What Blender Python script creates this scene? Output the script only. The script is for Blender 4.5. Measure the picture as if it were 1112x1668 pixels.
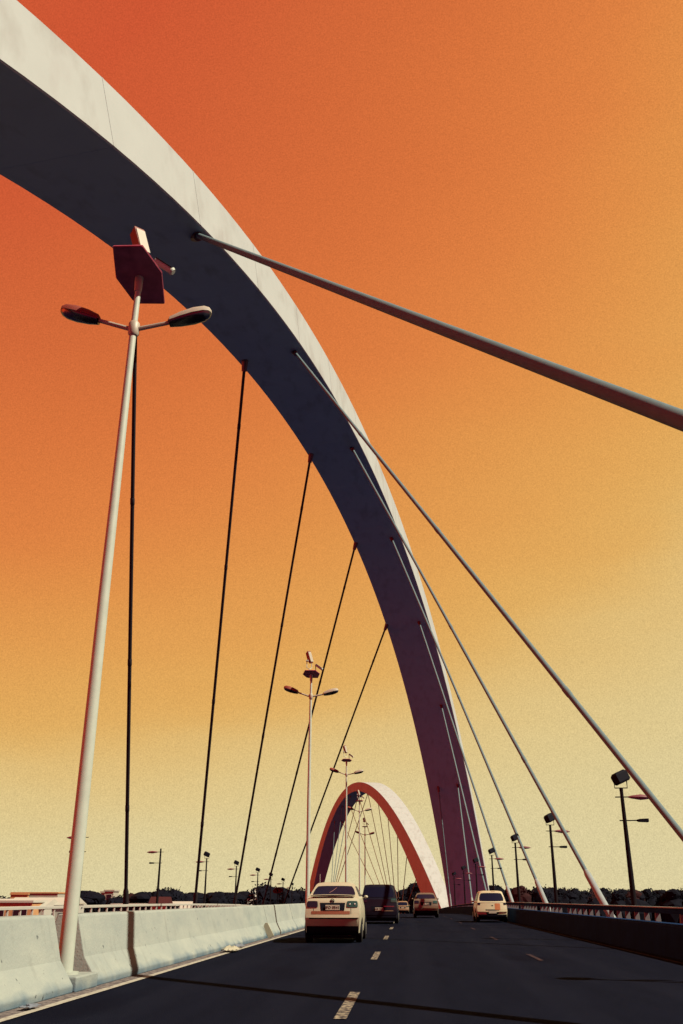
import bpy, bmesh, math, random
from mathutils import Vector, Matrix
R = math.radians
random.seed(7)
for o in list(bpy.data.objects): bpy.data.objects.remove(o)
scene = bpy.context.scene
COL = scene.collection

# ------------------------------------------------------------ camera
cam_d = bpy.data.cameras.new('camera'); cam = bpy.data.objects.new('camera', cam_d); COL.objects.link(cam)
EYE = 1.2
cam.location = (0, 0, EYE)
cam.rotation_euler = (R(90 + 22.83), 0, R(3.84))
cam_d.sensor_fit = 'VERTICAL'; cam_d.sensor_height = 36.0; cam_d.sensor_width = 24.0
cam_d.lens = 1496.0 / 1668.0 * 36.0
cam_d.clip_start = 0.1; cam_d.clip_end = 9000
scene.camera = cam

# ------------------------------------------------------------ sky, sun, exposure
SUN_H = Vector((math.cos(R(-23)), math.sin(R(-23)))); SUN_EL = R(46)
world = bpy.data.worlds.new("World"); scene.world = world; world.use_nodes = True
nt = world.node_tree; nt.nodes.clear()
def srgb(r, g, b):
    f = lambda c: (c/255/12.92) if c/255 <= 0.04045 else ((c/255+0.055)/1.055)**2.4
    return (f(r), f(g), f(b), 1)
def wn(t, **k):
    n = nt.nodes.new(t)
    for a, b in k.items(): setattr(n, a, b)
    return n
def wm(op, a, b=None, c=None):
    n = wn('ShaderNodeMath', operation=op)
    for i, v in enumerate((a, b, c)):
        if v is None: continue
        if isinstance(v, (int, float)): n.inputs[i].default_value = v
        else: nt.links.new(v, n.inputs[i])
    return n.outputs[0]
tc = wn('ShaderNodeTexCoord'); sx = wn('ShaderNodeSeparateXYZ'); nt.links.new(tc.outputs['Generated'], sx.inputs[0])
X_, Y_, Z_ = sx.outputs
nz = wn('ShaderNodeTexNoise'); nz.inputs['Scale'].default_value = 2.2; nz.inputs['Detail'].default_value = 5
mp = wn('ShaderNodeMapping'); mp.inputs['Scale'].default_value = (1, 1, 3.5)
nt.links.new(tc.outputs['Generated'], mp.inputs[0]); nt.links.new(mp.outputs[0], nz.inputs['Vector'])
shift = wm('SUBTRACT', 1.0, wm('MULTIPLY', X_, 1.3))
t = wm('MULTIPLY', Z_, wm('MAXIMUM', shift, 0.25))
nf = wn('ShaderNodeTexNoise'); nf.inputs['Scale'].default_value = 850; nf.inputs['Detail'].default_value = 2; nt.links.new(tc.outputs['Generated'], nf.inputs['Vector'])
t = wm('ADD', t, wm('MULTIPLY', wm('SUBTRACT', nz.outputs['Fac'], 0.5), 0.10))
sky_grain = wm('ADD', 1.0, wm('MULTIPLY', wm('SUBTRACT', nf.outputs['Fac'], 0.5), 0.62))  # film grain put into the sky's brightness as fine noise
ramp = wn('ShaderNodeValToRGB'); nt.links.new(t, ramp.inputs[0])
stops = [(0.0, srgb(219, 207, 161)), (0.075, srgb(220, 203, 151)), (0.13, srgb(222, 198, 139)), (0.19, srgb(223, 188, 121)), (0.24, srgb(224, 173, 95)),
         (0.32, srgb(225, 160, 84)), (0.42, srgb(223, 146, 74)), (0.53, srgb(221, 128, 66)), (0.68, srgb(214, 113, 59)), (0.84, srgb(208, 101, 56)), (0.97, srgb(205, 87, 52))]
ramp.color_ramp.interpolation = 'B_SPLINE'
els = ramp.color_ramp.elements
while len(els) < len(stops): els.new(0.5)
for e, (p, c) in zip(els, stops): e.position = p; e.color = c
dim = wn('ShaderNodeMapRange'); dim.interpolation_type = 'SMOOTHSTEP'
nt.links.new(Y_, dim.inputs['Value'])
dim.inputs['From Min'].default_value = -0.35; dim.inputs['From Max'].default_value = 0.35
dim.inputs['To Min'].default_value = 0.0; dim.inputs['To Max'].default_value = 1.0  # sky behind the camera, out of view, darkened to keep undersides dark
band = wm('POWER', 2.718, wm('MULTIPLY', wm('MAXIMUM', Z_, 0.0), -5.0))          # unseen crimson glow low behind the camera, added to redden shaded faces
backc = wn('ShaderNodeMix', data_type='RGBA', blend_type='MIX'); nt.links.new(band, backc.inputs['Factor'])
backc.inputs['A'].default_value = (0.055, 0.014, 0.05, 1); backc.inputs['B'].default_value = (3.0, 0.045, 0.15, 1)
leftf = wn('ShaderNodeMapRange'); leftf.interpolation_type = 'SMOOTHSTEP'; nt.links.new(X_, leftf.inputs['Value'])
leftf.inputs['From Min'].default_value = -0.62; leftf.inputs['From Max'].default_value = -0.97
leftc = wn('ShaderNodeMix', data_type='RGBA', blend_type='MIX'); nt.links.new(wm('MULTIPLY', leftf.outputs[0], wm('POWER', 2.718, wm('MULTIPLY', wm('MAXIMUM', Z_, 0.0), -2.0))), leftc.inputs['Factor'])
nt.links.new(backc.outputs['Result'], leftc.inputs['A']); leftc.inputs['B'].default_value = (13.0, 0.95, 0.16, 1)  # unseen red glow at the far left, added to redden shaded sides
mixb = wn('ShaderNodeMix', data_type='RGBA', blend_type='MIX')
nt.links.new(dim.outputs[0], mixb.inputs['Factor']); nt.links.new(leftc.outputs['Result'], mixb.inputs['A'])
nt.links.new(ramp.outputs[0], mixb.inputs['B'])
bg = wn('ShaderNodeBackground'); nt.links.new(mixb.outputs['Result'], bg.inputs['Color']); nt.links.new(wm('MULTIPLY', sky_grain, 0.406), bg.inputs['Strength'])
wo = wn('ShaderNodeOutputWorld'); nt.links.new(bg.outputs[0], wo.inputs['Surface'])

sd = bpy.data.lights.new('sun', 'SUN'); sd.energy = 5.0; sd.angle = R(0.5); sd.color = (1.0, 0.94, 0.70)
sun = bpy.data.objects.new('sun', sd); COL.objects.link(sun)
to_sun = Vector((SUN_H.x*math.cos(SUN_EL), SUN_H.y*math.cos(SUN_EL), math.sin(SUN_EL)))
sun.rotation_euler = to_sun.to_track_quat('Z', 'Y').to_euler()
sun.location = (60, -20, 60)
vs = scene.view_settings
vs.view_transform = 'Standard'; vs.look = 'None'; vs.gamma = 1; vs.exposure = 1.3; vs.use_curve_mapping = False

# ------------------------------------------------------------ materials
MATS = {}
ALB = Vector((0.318, 0.323, 0.348))      # this place is exposed hard for the sunlit faces: tones below are relative to that
def mat(name, col, rough=0.8, metal=0.0, spec=0.3, var=0.0, vscale=3.0, col2=None, bump=0.0, bscale=20.0, stretch=(1, 1, 1), coat=0.0, thr=None):
    """procedural: base colour varied by object-space noise, optional second colour in patches, optional bump"""
    m = bpy.data.materials.new(name); m.use_nodes = True; n = m.node_tree; b = n.nodes['Principled BSDF']
    b.inputs['Roughness'].default_value = rough; b.inputs['Metallic'].default_value = metal
    b.inputs['Specular IOR Level'].default_value = spec; b.inputs['Coat Weight'].default_value = coat
    t = n.nodes.new('ShaderNodeTexCoord'); mp = n.nodes.new('ShaderNodeMapping'); mp.inputs['Scale'].default_value = stretch
    n.links.new(t.outputs['Object'], mp.inputs[0])
    no = n.nodes.new('ShaderNodeTexNoise'); no.inputs['Scale'].default_value = vscale; no.inputs['Detail'].default_value = 8; no.inputs['Roughness'].default_value = 0.65
    n.links.new(mp.outputs[0], no.inputs['Vector'])
    rp = n.nodes.new('ShaderNodeValToRGB'); n.links.new(no.outputs['Fac'], rp.inputs[0])
    c = Vector(a*b for a, b in zip(col, ALB)); c2 = Vector(a*b for a, b in zip(col2, ALB)) if col2 else c
    a, z = (c*(1-var), c*(1+var)) if not col2 else (c2, c)
    lo, hi = thr if thr else (0.3, 0.7)
    rp.color_ramp.elements[0].position = lo; rp.color_ramp.elements[1].position = hi
    rp.color_ramp.elements[0].color = (*a, 1); rp.color_ramp.elements[1].color = (*z, 1)
    n.links.new(rp.outputs[0], b.inputs['Base Color'])
    if bump:
        n2 = n.nodes.new('ShaderNodeTexNoise'); n2.inputs['Scale'].default_value = bscale; n2.inputs['Detail'].default_value = 6
        n.links.new(t.outputs['Object'], n2.inputs['Vector'])
        bp = n.nodes.new('ShaderNodeBump'); bp.inputs['Strength'].default_value = bump; bp.inputs['Distance'].default_value = 0.02
        n.links.new(n2.outputs['Fac'], bp.inputs['Height']); n.links.new(bp.outputs[0], b.inputs['Normal'])
    MATS[name] = m; return m
M_arch = mat('arch_white_paint', (0.66, 0.69, 0.655), 0.75, spec=0.12, var=0.035, vscale=0.35, bump=0.05, bscale=3)
M_foot = mat('pier_concrete', (0.30, 0.27, 0.25), 0.9, spec=0.05, var=0.2, vscale=0.6)
M_anchor = mat('anchor_red_brown', (0.22, 0.05, 0.04), 0.6, var=0.2)
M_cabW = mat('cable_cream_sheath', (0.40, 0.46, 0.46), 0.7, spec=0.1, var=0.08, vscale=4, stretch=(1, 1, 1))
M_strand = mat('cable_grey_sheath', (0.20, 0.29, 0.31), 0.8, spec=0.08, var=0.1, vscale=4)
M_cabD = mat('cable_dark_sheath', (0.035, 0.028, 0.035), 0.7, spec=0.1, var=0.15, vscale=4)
M_cabR = mat('cable_rust_sheath', (0.30, 0.16, 0.08), 0.7, spec=0.1, var=0.15, vscale=1)
M_asph = mat('asphalt', (0.0112, 0.0135, 0.028), 0.95, spec=0.01, col2=(0.008, 0.010, 0.021), vscale=1.3, bump=0.5, bscale=60, stretch=(2.5, 0.35, 1))
M_gut = mat('gutter_grit', (0.36, 0.30, 0.27), 0.95, spec=0.05, col2=(0.10, 0.08, 0.09), vscale=9, bump=0.5, bscale=40, thr=(0.38, 0.58))
M_line = mat('edge_line_paint', (0.66, 0.60, 0.48), 0.8, spec=0.1, col2=(0.30, 0.23, 0.20), vscale=9, thr=(0.33, 0.5))
M_dash = mat('worn_lane_paint', (0.50, 0.42, 0.30), 0.85, spec=0.1, col2=(0.030, 0.024, 0.04), vscale=14, thr=(0.46, 0.56))
M_dashF = mat('faded_lane_paint', (0.14, 0.06, 0.045), 0.9, spec=0.05, col2=(0.018, 0.02, 0.040), vscale=9, thr=(0.45, 0.62))
M_conc = mat('barrier_concrete', (0.54, 0.575, 0.50), 0.9, spec=0.08, col2=(0.41, 0.455, 0.42), vscale=1.5, bump=0.35, bscale=25, stretch=(1, 0.6, 1.6))
M_concD = mat('shade_dark_concrete', (0.012, 0.05, 0.15), 0.95, spec=0.02, col2=(0.008, 0.03, 0.09), vscale=1.8, bump=0.3, bscale=20)  # near-black blue: shade on the parapet's road side put into the colour
M_stain = mat('bluish_stain', (0.20, 0.25, 0.27), 0.9, spec=0.05, var=0.3, vscale=3)
M_railW = mat('rail_white', (0.66, 0.63, 0.55), 0.7, spec=0.15, var=0.06)
M_railR = mat('post_rose_concrete', (0.24, 0.24, 0.25), 0.9, spec=0.05, var=0.2, vscale=6)
M_deck = mat('deck_concrete', (0.12, 0.10, 0.11), 0.95, spec=0.03, var=0.2, vscale=0.5)
M_lampC = mat('lamp_post_galvanised', (0.66, 0.72, 0.60), 0.55, spec=0.25, var=0.07, vscale=5)
M_lampD = mat('lamp_post_dark', (0.016, 0.012, 0.016), 0.8, spec=0.04, var=0.2, vscale=5)
M_housing = mat('luminaire_housing', (0.62, 0.54, 0.42), 0.5, spec=0.3, var=0.1)
M_lens = mat('luminaire_dark_glass', (0.012, 0.012, 0.02), 0.25, spec=0.5)
M_plate = mat('service_plate_maroon', (0.75, 0.12, 0.20), 0.7, spec=0.2, var=0.3, vscale=4)
M_flred = mat('floodlight_red', (0.32, 0.05, 0.03), 0.6, var=0.1)
M_rose = mat('leaf_luminaire_crimson', (0.26, 0.05, 0.08), 0.6, var=0.1)
M_black = mat('black_plastic', (0.010, 0.010, 0.02), 0.7, spec=0.04)
M_tyre = mat('tyre_rubber', (0.012, 0.011, 0.014), 0.9, spec=0.1)
M_rim = mat('wheel_metal', (0.45, 0.42, 0.38), 0.4, metal=0.8)
M_glass = mat('tinted_glass', (0.014, 0.015, 0.04), 0.25, spec=0.10)
M_chrome = mat('chrome', (0.6, 0.58, 0.5), 0.25, metal=1.0)
M_plateW = mat('number_plate', (0.66, 0.60, 0.46), 0.6, var=0.05)
M_carW = mat('car_paint_cream', (0.66, 0.61, 0.42), 0.45, spec=0.4, coat=0.25, var=0.03)
M_carS = mat('car_paint_bronze_sunlit', (0.42, 0.27, 0.15), 0.4, spec=0.4, coat=0.3, var=0.03)
M_carB = mat('car_paint_dark_bronze', (0.22, 0.16, 0.11), 0.4, spec=0.4, coat=0.2)
M_carD = mat('car_paint_black', (0.012, 0.012, 0.025), 0.4, spec=0.12, coat=0.03)
M_carDr = mat('car_paint_brown_pillar', (0.10, 0.03, 0.025), 0.45, spec=0.4, coat=0.2)
M_carY = mat('car_paint_ivory', (0.74, 0.64, 0.40), 0.45, spec=0.4, coat=0.25, var=0.04)
M_carO = mat('orange_panel', (0.60, 0.18, 0.05), 0.5, spec=0.3)
M_green = mat('teal_lamp_glass', (0.015, 0.075, 0.065), 0.3, spec=0.5, var=0.3, vscale=20)
M_dkred = mat('dark_lamp_glass', (0.02, 0.015, 0.035), 0.25, spec=0.5)
M_dot = mat('reflector_white', (0.8, 0.75, 0.7), 0.3)
M_brown = mat('bumper_brown_red', (0.34, 0.10, 0.05), 0.5, spec=0.3, var=0.1)
M_water = mat('lake_water', (0.038, 0.055, 0.22), 0.5, spec=0.1, bump=0.2, bscale=1.0)
M_ground = mat('shore_soil', (0.05, 0.025, 0.022), 0.95, spec=0.03, col2=(0.02, 0.016, 0.02), vscale=0.02)
M_leaf = mat('foliage_dark', (0.0065, 0.007, 0.015), 0.9, spec=0.05, var=0.3, vscale=0.3)
M_leafR = mat('foliage_russet', (0.042, 0.014, 0.016), 0.9, spec=0.05, var=0.3, vscale=0.3)
M_leafP = mat('foliage_lit', (0.55, 0.52, 0.45), 0.8, spec=0.1, var=0.2)  # pale tone stands for sky gaps and sunlit leaves
M_trunk = mat('bark', (0.05, 0.03, 0.025), 0.9, spec=0.05, var=0.2)
M_bW = mat('plaster_cream', (0.62, 0.57, 0.46), 0.9, spec=0.05, var=0.06, vscale=0.3)
M_bO = mat('brick_orange', (0.80, 0.42, 0.19), 0.9, spec=0.05, var=0.15, vscale=0.4)
M_roofW = mat('sheet_roof_white', (0.74, 0.70, 0.58), 0.7, spec=0.1, var=0.05, vscale=0.2)
M_roofR = mat('tile_roof_red', (0.10, 0.03, 0.03), 0.9, spec=0.05, var=0.15)
M_shed = mat('dark_boards', (0.03, 0.02, 0.035), 0.9, spec=0.03)
M_win = mat('dark_window', (0.012, 0.012, 0.02), 0.3, spec=0.3)
M_card = mat('litter_card', (0.62, 0.56, 0.40), 0.9, spec=0.05, var=0.1, vscale=8)
M_bag = mat('litter_plastic_blue_grey', (0.22, 0.25, 0.30), 0.6, var=0.2)
M_joint = mat('expansion_joint_rubber', (0.008, 0.008, 0.012), 0.9, spec=0.03)

def overlay(m, col, build):
    """mix a second colour over a material's base colour through a mask built by build(nodes, links, texcoord, math)"""
    n = m.node_tree; b = n.nodes['Principled BSDF']; src = b.inputs['Base Color'].links[0].from_socket
    tcn = n.nodes.new('ShaderNodeTexCoord')
    def M(op, *a):
        q = n.nodes.new('ShaderNodeMath'); q.operation = op; q.use_clamp = False
        for i, v in enumerate(a):
            if isinstance(v, (int, float)): q.inputs[i].default_value = v
            else: n.links.new(v, q.inputs[i])
        return q.outputs[0]
    def N(scale, stretch=(1, 1, 1), detail=5):
        mp = n.nodes.new('ShaderNodeMapping'); mp.inputs['Scale'].default_value = stretch; n.links.new(tcn.outputs['Object'], mp.inputs[0])
        q = n.nodes.new('ShaderNodeTexNoise'); q.inputs['Scale'].default_value = scale; q.inputs['Detail'].default_value = detail; n.links.new(mp.outputs[0], q.inputs['Vector']); return q.outputs['Fac']
    sp = n.nodes.new('ShaderNodeSeparateXYZ'); n.links.new(tcn.outputs['Object'], sp.inputs[0])
    fac = build(M, N, sp.outputs)
    cl = n.nodes.new('ShaderNodeClamp'); n.links.new(fac, cl.inputs[0])
    mx = n.nodes.new('ShaderNodeMix'); mx.data_type = 'RGBA'; n.links.new(cl.outputs[0], mx.inputs['Factor'])
    n.links.new(src, mx.inputs['A']); mx.inputs['B'].default_value = (*[a*b for a, b in zip(col, ALB)], 1); n.links.new(mx.outputs['Result'], b.inputs['Base Color'])
# splash stain along the barrier's toe, drip streaks, dark pock marks
overlay(M_conc, (0.16, 0.24, 0.30), lambda M, N, P: M('MULTIPLY', M('MULTIPLY', M('SUBTRACT', M('ADD', 0.17, M('MULTIPLY', M('SUBTRACT', N(1.3, (1, 1, .3)), 0.5), 0.45)), P[2]), 11.0), 0.55))
overlay(M_conc, (0.20, 0.20, 0.18), lambda M, N, P: M('MULTIPLY', M('SUBTRACT', N(3.0, (1, 1.6, .35)), 0.57), 1.5))
overlay(M_conc, (0.06, 0.07, 0.08), lambda M, N, P: M('MULTIPLY', M('SUBTRACT', N(9.0, (1, 1, 1), 3), 0.69), 14.0))
# asphalt: polished wheel tracks, oil stripe, repair patches
overlay(M_asph, (0.018, 0.020, 0.036), lambda M, N, P: M('MULTIPLY', M('SUBTRACT', M('SINE', M('MULTIPLY', M('ADD', P[0], 0.25), 3.6)), 0.35), M('MULTIPLY', N(0.8, (3, .15, 1)), 0.9)))
overlay(M_asph, (0.007, 0.008, 0.018), lambda M, N, P: M('MULTIPLY', M('SUBTRACT', N(0.35, (1.6, .4, 1), 2), 0.58), 9.0))
overlay(M_asph, (0.10, 0.035, 0.035), lambda M, N, P: M('MULTIPLY', M('SUBTRACT', N(14.0, (1, 1, 1), 2), 0.74), 20.0))
# arch: faint rain streaks and grime
overlay(M_arch, (0.46, 0.44, 0.40), lambda M, N, P: M('MULTIPLY', M('SUBTRACT', N(0.9, (1.4, .5, .35), 7), 0.52), 2.6))
overlay(M_arch, (0.42, 0.30, 0.28), lambda M, N, P: M('MULTIPLY', M('SUBTRACT', N(0.5, (1, 1, .5), 9), 0.55), 1.0))

# ------------------------------------------------------------ mesh helpers
class MB:
    def __init__(s): s.v = []; s.f = []; s.m = []; s.cur = 0
    def add(s, vs, fs):
        k = len(s.v); s.v += [tuple(v) for v in vs]; s.f += [tuple(k+i for i in f) for f in fs]; s.m += [s.cur]*len(fs)
    def box(s, x0, x1, y0, y1, z0, z1, M=None):
        P = [Vector((x, y, z)) for z in (z0, z1) for y in (y0, y1) for x in (x0, x1)]
        if M is not None: P = [M @ p for p in P]
        s.add(P, [(0, 2, 3, 1), (4, 5, 7, 6), (0, 1, 5, 4), (2, 6, 7, 3), (0, 4, 6, 2), (1, 3, 7, 5)])
    def tube(s, pts, rads, n=12, caps=True, sq=1.0):
        pts = [Vector(p) for p in pts]
        if isinstance(rads, (int, float)): rads = [rads]*len(pts)
        ring = []; up0 = None
        for i, p in enumerate(pts):
            d = (pts[min(i+1, len(pts)-1)] - pts[max(i-1, 0)]).normalized()
            if up0 is None: up0 = Vector((0, 0, 1)) if abs(d.z) < 0.9 else Vector((0, 1, 0))
            a = d.cross(up0).normalized(); b = a.cross(d).normalized(); up0 = b
            ring.append([p + (a*math.cos(2*math.pi*k/n) + b*math.sin(2*math.pi*k/n)*sq)*rads[i] for k in range(n)])
        vs = [v for r in ring for v in r]; fs = []
        for i in range(len(ring)-1):
            for k in range(n):
                fs.append((i*n+k, i*n+(k+1) % n, (i+1)*n+(k+1) % n, (i+1)*n+k))
        if caps: fs.append(tuple(reversed(range(n)))); fs.append(tuple((len(ring)-1)*n+k for k in range(n)))
        s.add(vs, fs)
    def prism(s, poly, z0, z1, M=None):
        n = len(poly); P = [Vector((x, y, z0)) for x, y in poly] + [Vector((x, y, z1)) for x, y in poly]
        if M is not None: P = [M @ p for p in P]
        s.add(P, [tuple(reversed(range(n))), tuple(range(n, 2*n))] + [(i, (i+1) % n, n+(i+1) % n, n+i) for i in range(n)])
    def loft(s, rings, caps=True):
        n = len(rings[0]); vs = [v for r in rings for v in r]; fs = []
        for i in range(len(rings)-1):
            for k in range(n): fs.append((i*n+k, i*n+(k+1) % n, (i+1)*n+(k+1) % n, (i+1)*n+k))
        if caps: fs.append(tuple(reversed(range(n)))); fs.append(tuple((len(rings)-1)*n+k for k in range(n)))
        s.add(vs, fs)
    def blob(s, c, r, sub=2, jit=0.12, rng=random):
        bm = bmesh.new(); bmesh.ops.create_icosphere(bm, subdivisions=sub, radius=1.0)
        bm.verts.ensure_lookup_table()
        vs = [Vector(c) + Vector((v.co.x*r[0], v.co.y*r[1], v.co.z*r[2]))*(1+rng.uniform(-jit, jit)) for v in bm.verts]
        s.add(vs, [tuple(v.index for v in f.verts) for f in bm.faces]); bm.free()
    def build(s, name, mats, parent=None, loc=None, smooth=True, ang=35, bevel=0, bseg=2):
        me = bpy.data.meshes.new(name); me.from_pydata(s.v, [], s.f)
        if not isinstance(mats, (list, tuple)): mats = [mats]
        for m in mats: me.materials.append(m)
        if len(mats) > 1:
            for p, k in zip(me.polygons, s.m): p.material_index = k
        bm = bmesh.new(); bm.from_mesh(me); bmesh.ops.recalc_face_normals(bm, faces=bm.faces); bm.to_mesh(me); bm.free()
        if smooth:
            me.polygons.foreach_set('use_smooth', [True]*len(me.polygons)); me.set_sharp_from_angle(angle=R(ang))
        o = bpy.data.objects.new(name, me); COL.objects.link(o)
        if loc is not None: o.location = loc
        if parent is not None: o.parent = parent
        if bevel:
            b = o.modifiers.new('bevel', 'BEVEL'); b.width = bevel; b.segments = bseg; b.limit_method = 'ANGLE'; b.angle_limit = R(30)
        return o
def tag(o, label=None, cat=None, group=None, kind=None):
    if label: o['label'] = label
    if cat: o['category'] = cat
    if group: o['group'] = group
    if kind: o['kind'] = kind
    return o
def thing(name, loc=(0, 0, 0), rz=0):
    o = bpy.data.objects.new(name, None); COL.objects.link(o); o.location = loc; o.rotation_euler = (0, 0, rz); o.empty_display_size = 0.3
    return o
def copy_tree(o, parent=None):
    kids = [c for c in bpy.data.objects if c.parent == o]
    c = o.copy(); COL.objects.link(c)
    if parent is not None: c.parent = parent
    for k in kids: copy_tree(k, c)
    return c

# ------------------------------------------------------------ the deck's gentle bend and crest
def bend(Y):
    y = max(0.0, Y-50); return -1.5e-4*y*y if y < 250 else -1.5e-4*(62500 + 500*(y-250)*0.6)
def sag(Y):
    y = max(0.0, Y-60); return -1.3e-4*y*y if y < 120 else -1.3e-4*(14400 + 240*(y-120))
def D(x, Y, z): return Vector((x + bend(Y), Y, z + sag(Y)))
def stations(y0, y1):
    ys = [y0]; y = y0
    while y < y1 - 0.01:
        y = min(y1, y + (1000 if y < 49 and y1 <= 50 else (6 if y >= 48 else max(1, min(50-y, 1000))))); ys.append(y)
    return ys
def sweep(mb, poly, y0, y1):
    mb.loft([[D(x, Y, z) for x, z in poly] for Y in stations(y0, y1)])
def sheet(mb, x0, x1, z, y0, y1):
    ys = stations(y0, y1); vs = []; fs = []
    for Y in ys: vs += [D(x0, Y, z), D(x1, Y, z)]
    for i in range(len(ys)-1): fs.append((2*i, 2*i+1, 2*i+3, 2*i+2))
    mb.add(vs, fs)

# ------------------------------------------------------------ land, water, road
m = MB(); m.add([(-7000, -3000, -18), (7000, -3000, -18), (7000, 8000, -18), (-7000, 8000, -18)], [(0, 1, 2, 3)])
tag(m.build('lake_water', M_water), kind='structure')
def land(name, poly, z):
    m = MB(); n = len(poly); cx = sum(p[0] for p in poly)/n; cy = sum(p[1] for p in poly)/n
    top = [(x, y, z) for x, y in poly]; bot = [(cx+(x-cx)*1.02, cy+(y-cy)*1.02, -19) for x, y in poly]
    m.add(top+bot, [tuple(range(n))] + [(i, (i+1) % n, n+(i+1) % n, n+i) for i in range(n)])
    return tag(m.build(name, M_ground, smooth=False), kind='structure')
land('far_shore', [(-60, 470), (-30, 560), (260, 420), (900, 300), (3500, 600), (5000, 7000), (-5000, 7000), (-3000, 800), (-500, 330), (-150, 210), (-90, 240)], -9)

m = MB(); sheet(m, -16.9, 6.3, 0.0, -40, 620)
tag(m.build('road', M_asph, smooth=False), kind='structure')
m = MB(); sweep(m, [(-18.3, -0.02), (-18.3, -0.5), (-15.0, -2.6), (4.2, -2.6), (8.6, -0.5), (8.6, -0.02)], -40, 620)
tag(m.build('bridge_deck', M_deck, smooth=False), kind='structure')
m = MB(); sheet(m, -4.66, -4.40, 0.004, -20, 200)
tag(m.build('gutter', M_gut, smooth=False), kind='structure')
m = MB(); sheet(m, -4.42, -4.30, 0.008, -20, 300); sheet(m, 5.42, 5.52, 0.008, 200, 300)
m.build('road_edge_line', M_line, smooth=False)['kind'] = 'structure'
m = MB(); sheet(m, 5.40, 5.47, 0.008, -20, 200)
m.build('road_faded_edge_line', M_dashF, smooth=False)['kind'] = 'structure'
m = MB()
for k in range(-2, 24):
    c = 12.75 + 10.5*k
    sheet(m, -0.84, -0.70, 0.008, c-1.55, c+1.55)
m.build('road_lane_dashes', M_dash, smooth=False)['kind'] = 'structure'
m = MB()
for k in range(1, 24):
    c = 12.3 + 10.5*k
    sheet(m, 2.70, 2.80, 0.008, c-1.2, c+1.2)
m.build('road_faded_lane_dashes', M_dashF, smooth=False)['kind'] = 'structure'

# ------------------------------------------------------------ median barrier
JP = [(-5.76, 0.0), (-5.76, 0.09), (-5.55, 0.40), (-5.36, 0.96), (-5.34, 0.985), (-5.06, 0.985), (-5.03, 0.96), (-4.87, 0.40), (-4.66, 0.09), (-4.66, 0.0)]
segs = [(-30, 4.0, 'concrete median barrier behind the left edge of the view'),
        (4.3, 13.98, 'pale concrete median barrier segment nearest, left of the big lamp post'),
        (15.0, 34.45, 'long pale concrete barrier segment with litter lying at its foot'),
        (34.56, 42.0, 'pale barrier segment beside the leaning plank'),
        (42.14, 48.3, 'pale barrier segment ending at the second tall lamp post, beside the cream sedan'),
        (49.3, 81.4, 'far concrete median barrier hidden mostly behind the cream sedan'),
        (82.4, 300, 'farthest concrete median barrier running towards the distant arch')]
for i, (a, b, lab) in enumerate(segs):
    m = MB()
    if b - a > 60 or b > 50: sweep(m, JP, a, b)
    else: m.loft([[Vector((x, a, z)) for x, z in JP], [Vector((x, b, z)) for x, z in JP]])
    o = m.build('concrete_barrier', M_conc, smooth=False, bevel=0.015)
    tag(o, lab, 'barrier', 'concrete barrier segments along the median')

# ------------------------------------------------------------ parapet and railings
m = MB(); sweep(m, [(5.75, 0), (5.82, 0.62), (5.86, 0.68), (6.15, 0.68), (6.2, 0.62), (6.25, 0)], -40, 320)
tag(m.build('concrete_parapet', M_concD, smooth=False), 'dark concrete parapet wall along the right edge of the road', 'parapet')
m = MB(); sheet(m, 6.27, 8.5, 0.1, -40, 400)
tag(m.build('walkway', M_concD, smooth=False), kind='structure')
m = MB(); sheet(m, -18.2, -16.95, 0.1, -40, 400)
tag(m.build('left_walkway', M_deck, smooth=False), kind='structure')
def railing(x, ztop, zbot, y0, spacing, n, label, mr, mp, w, pw, stub, ry=(-40, 320)):
    t = thing('bridge_railing', (0, 0, 0)); tag(t, label, 'railing')
    m = MB(); sweep(m, [(x-w/2, ztop-0.13), (x-w/2, ztop-0.02), (x-w/2+0.02, ztop), (x+w/2-0.02, ztop), (x+w/2, ztop-0.02), (x+w/2, ztop-0.13)], *ry)
    m.build('top_rail', M_concD if stub else mr, t, smooth=False)  # right rail's shaded face is put into its dark colour
    if stub:
        m = MB(); sweep(m, [(x-w/2-.01, ztop+.002), (x-w/2-.01, ztop+.03), (x+w/2+.01, ztop+.03), (x+w/2+.01, ztop+.002)], *ry); m.build('rail_lit_top', M_conc, t, smooth=False)  # pale strip paints the sunlit top edge of the right rail
    m = MB(); sweep(m, [(x-w/2-0.02, zbot), (x-w/2-0.02, zbot+0.1), (x+w/2+0.02, zbot+0.1), (x+w/2+0.02, zbot)], *ry)
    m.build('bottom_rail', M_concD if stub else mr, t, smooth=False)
    p = MB()
    p.loft([[Vector((-pw/2, -pw*0.4, zbot+0.1)), Vector((pw/2, -pw*0.4, zbot+0.1)), Vector((pw/2, pw*0.4, zbot+0.1)), Vector((-pw/2, pw*0.4, zbot+0.1))],
            [Vector((-pw*0.35, -pw*0.3, ztop-0.13)), Vector((pw*0.35, -pw*0.3, ztop-0.13)), Vector((pw*0.35, pw*0.3, ztop-0.13)), Vector((-pw*0.35, pw*0.3, ztop-0.13))]])
    first = p.build('post', mp, t, smooth=False, bevel=0.008); rr = random.Random(int(abs(x)*10)); k = 0
    for i in range(n):
        Y = y0 + spacing*i
        if stub and i % 7 == 5: continue
        o = first if k == 0 else first.copy()
        if k: COL.objects.link(o); o.parent = t
        o.location = D(x, Y, 0); k += 1
    return t
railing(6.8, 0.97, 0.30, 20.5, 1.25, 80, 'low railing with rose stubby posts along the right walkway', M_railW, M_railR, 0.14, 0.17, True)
railing(-17.2, 0.88, 0.12, 32, 1.42, 75, 'white railing along the far left edge of the bridge', M_railW, M_railW, 0.16, 0.12, False)

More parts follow.
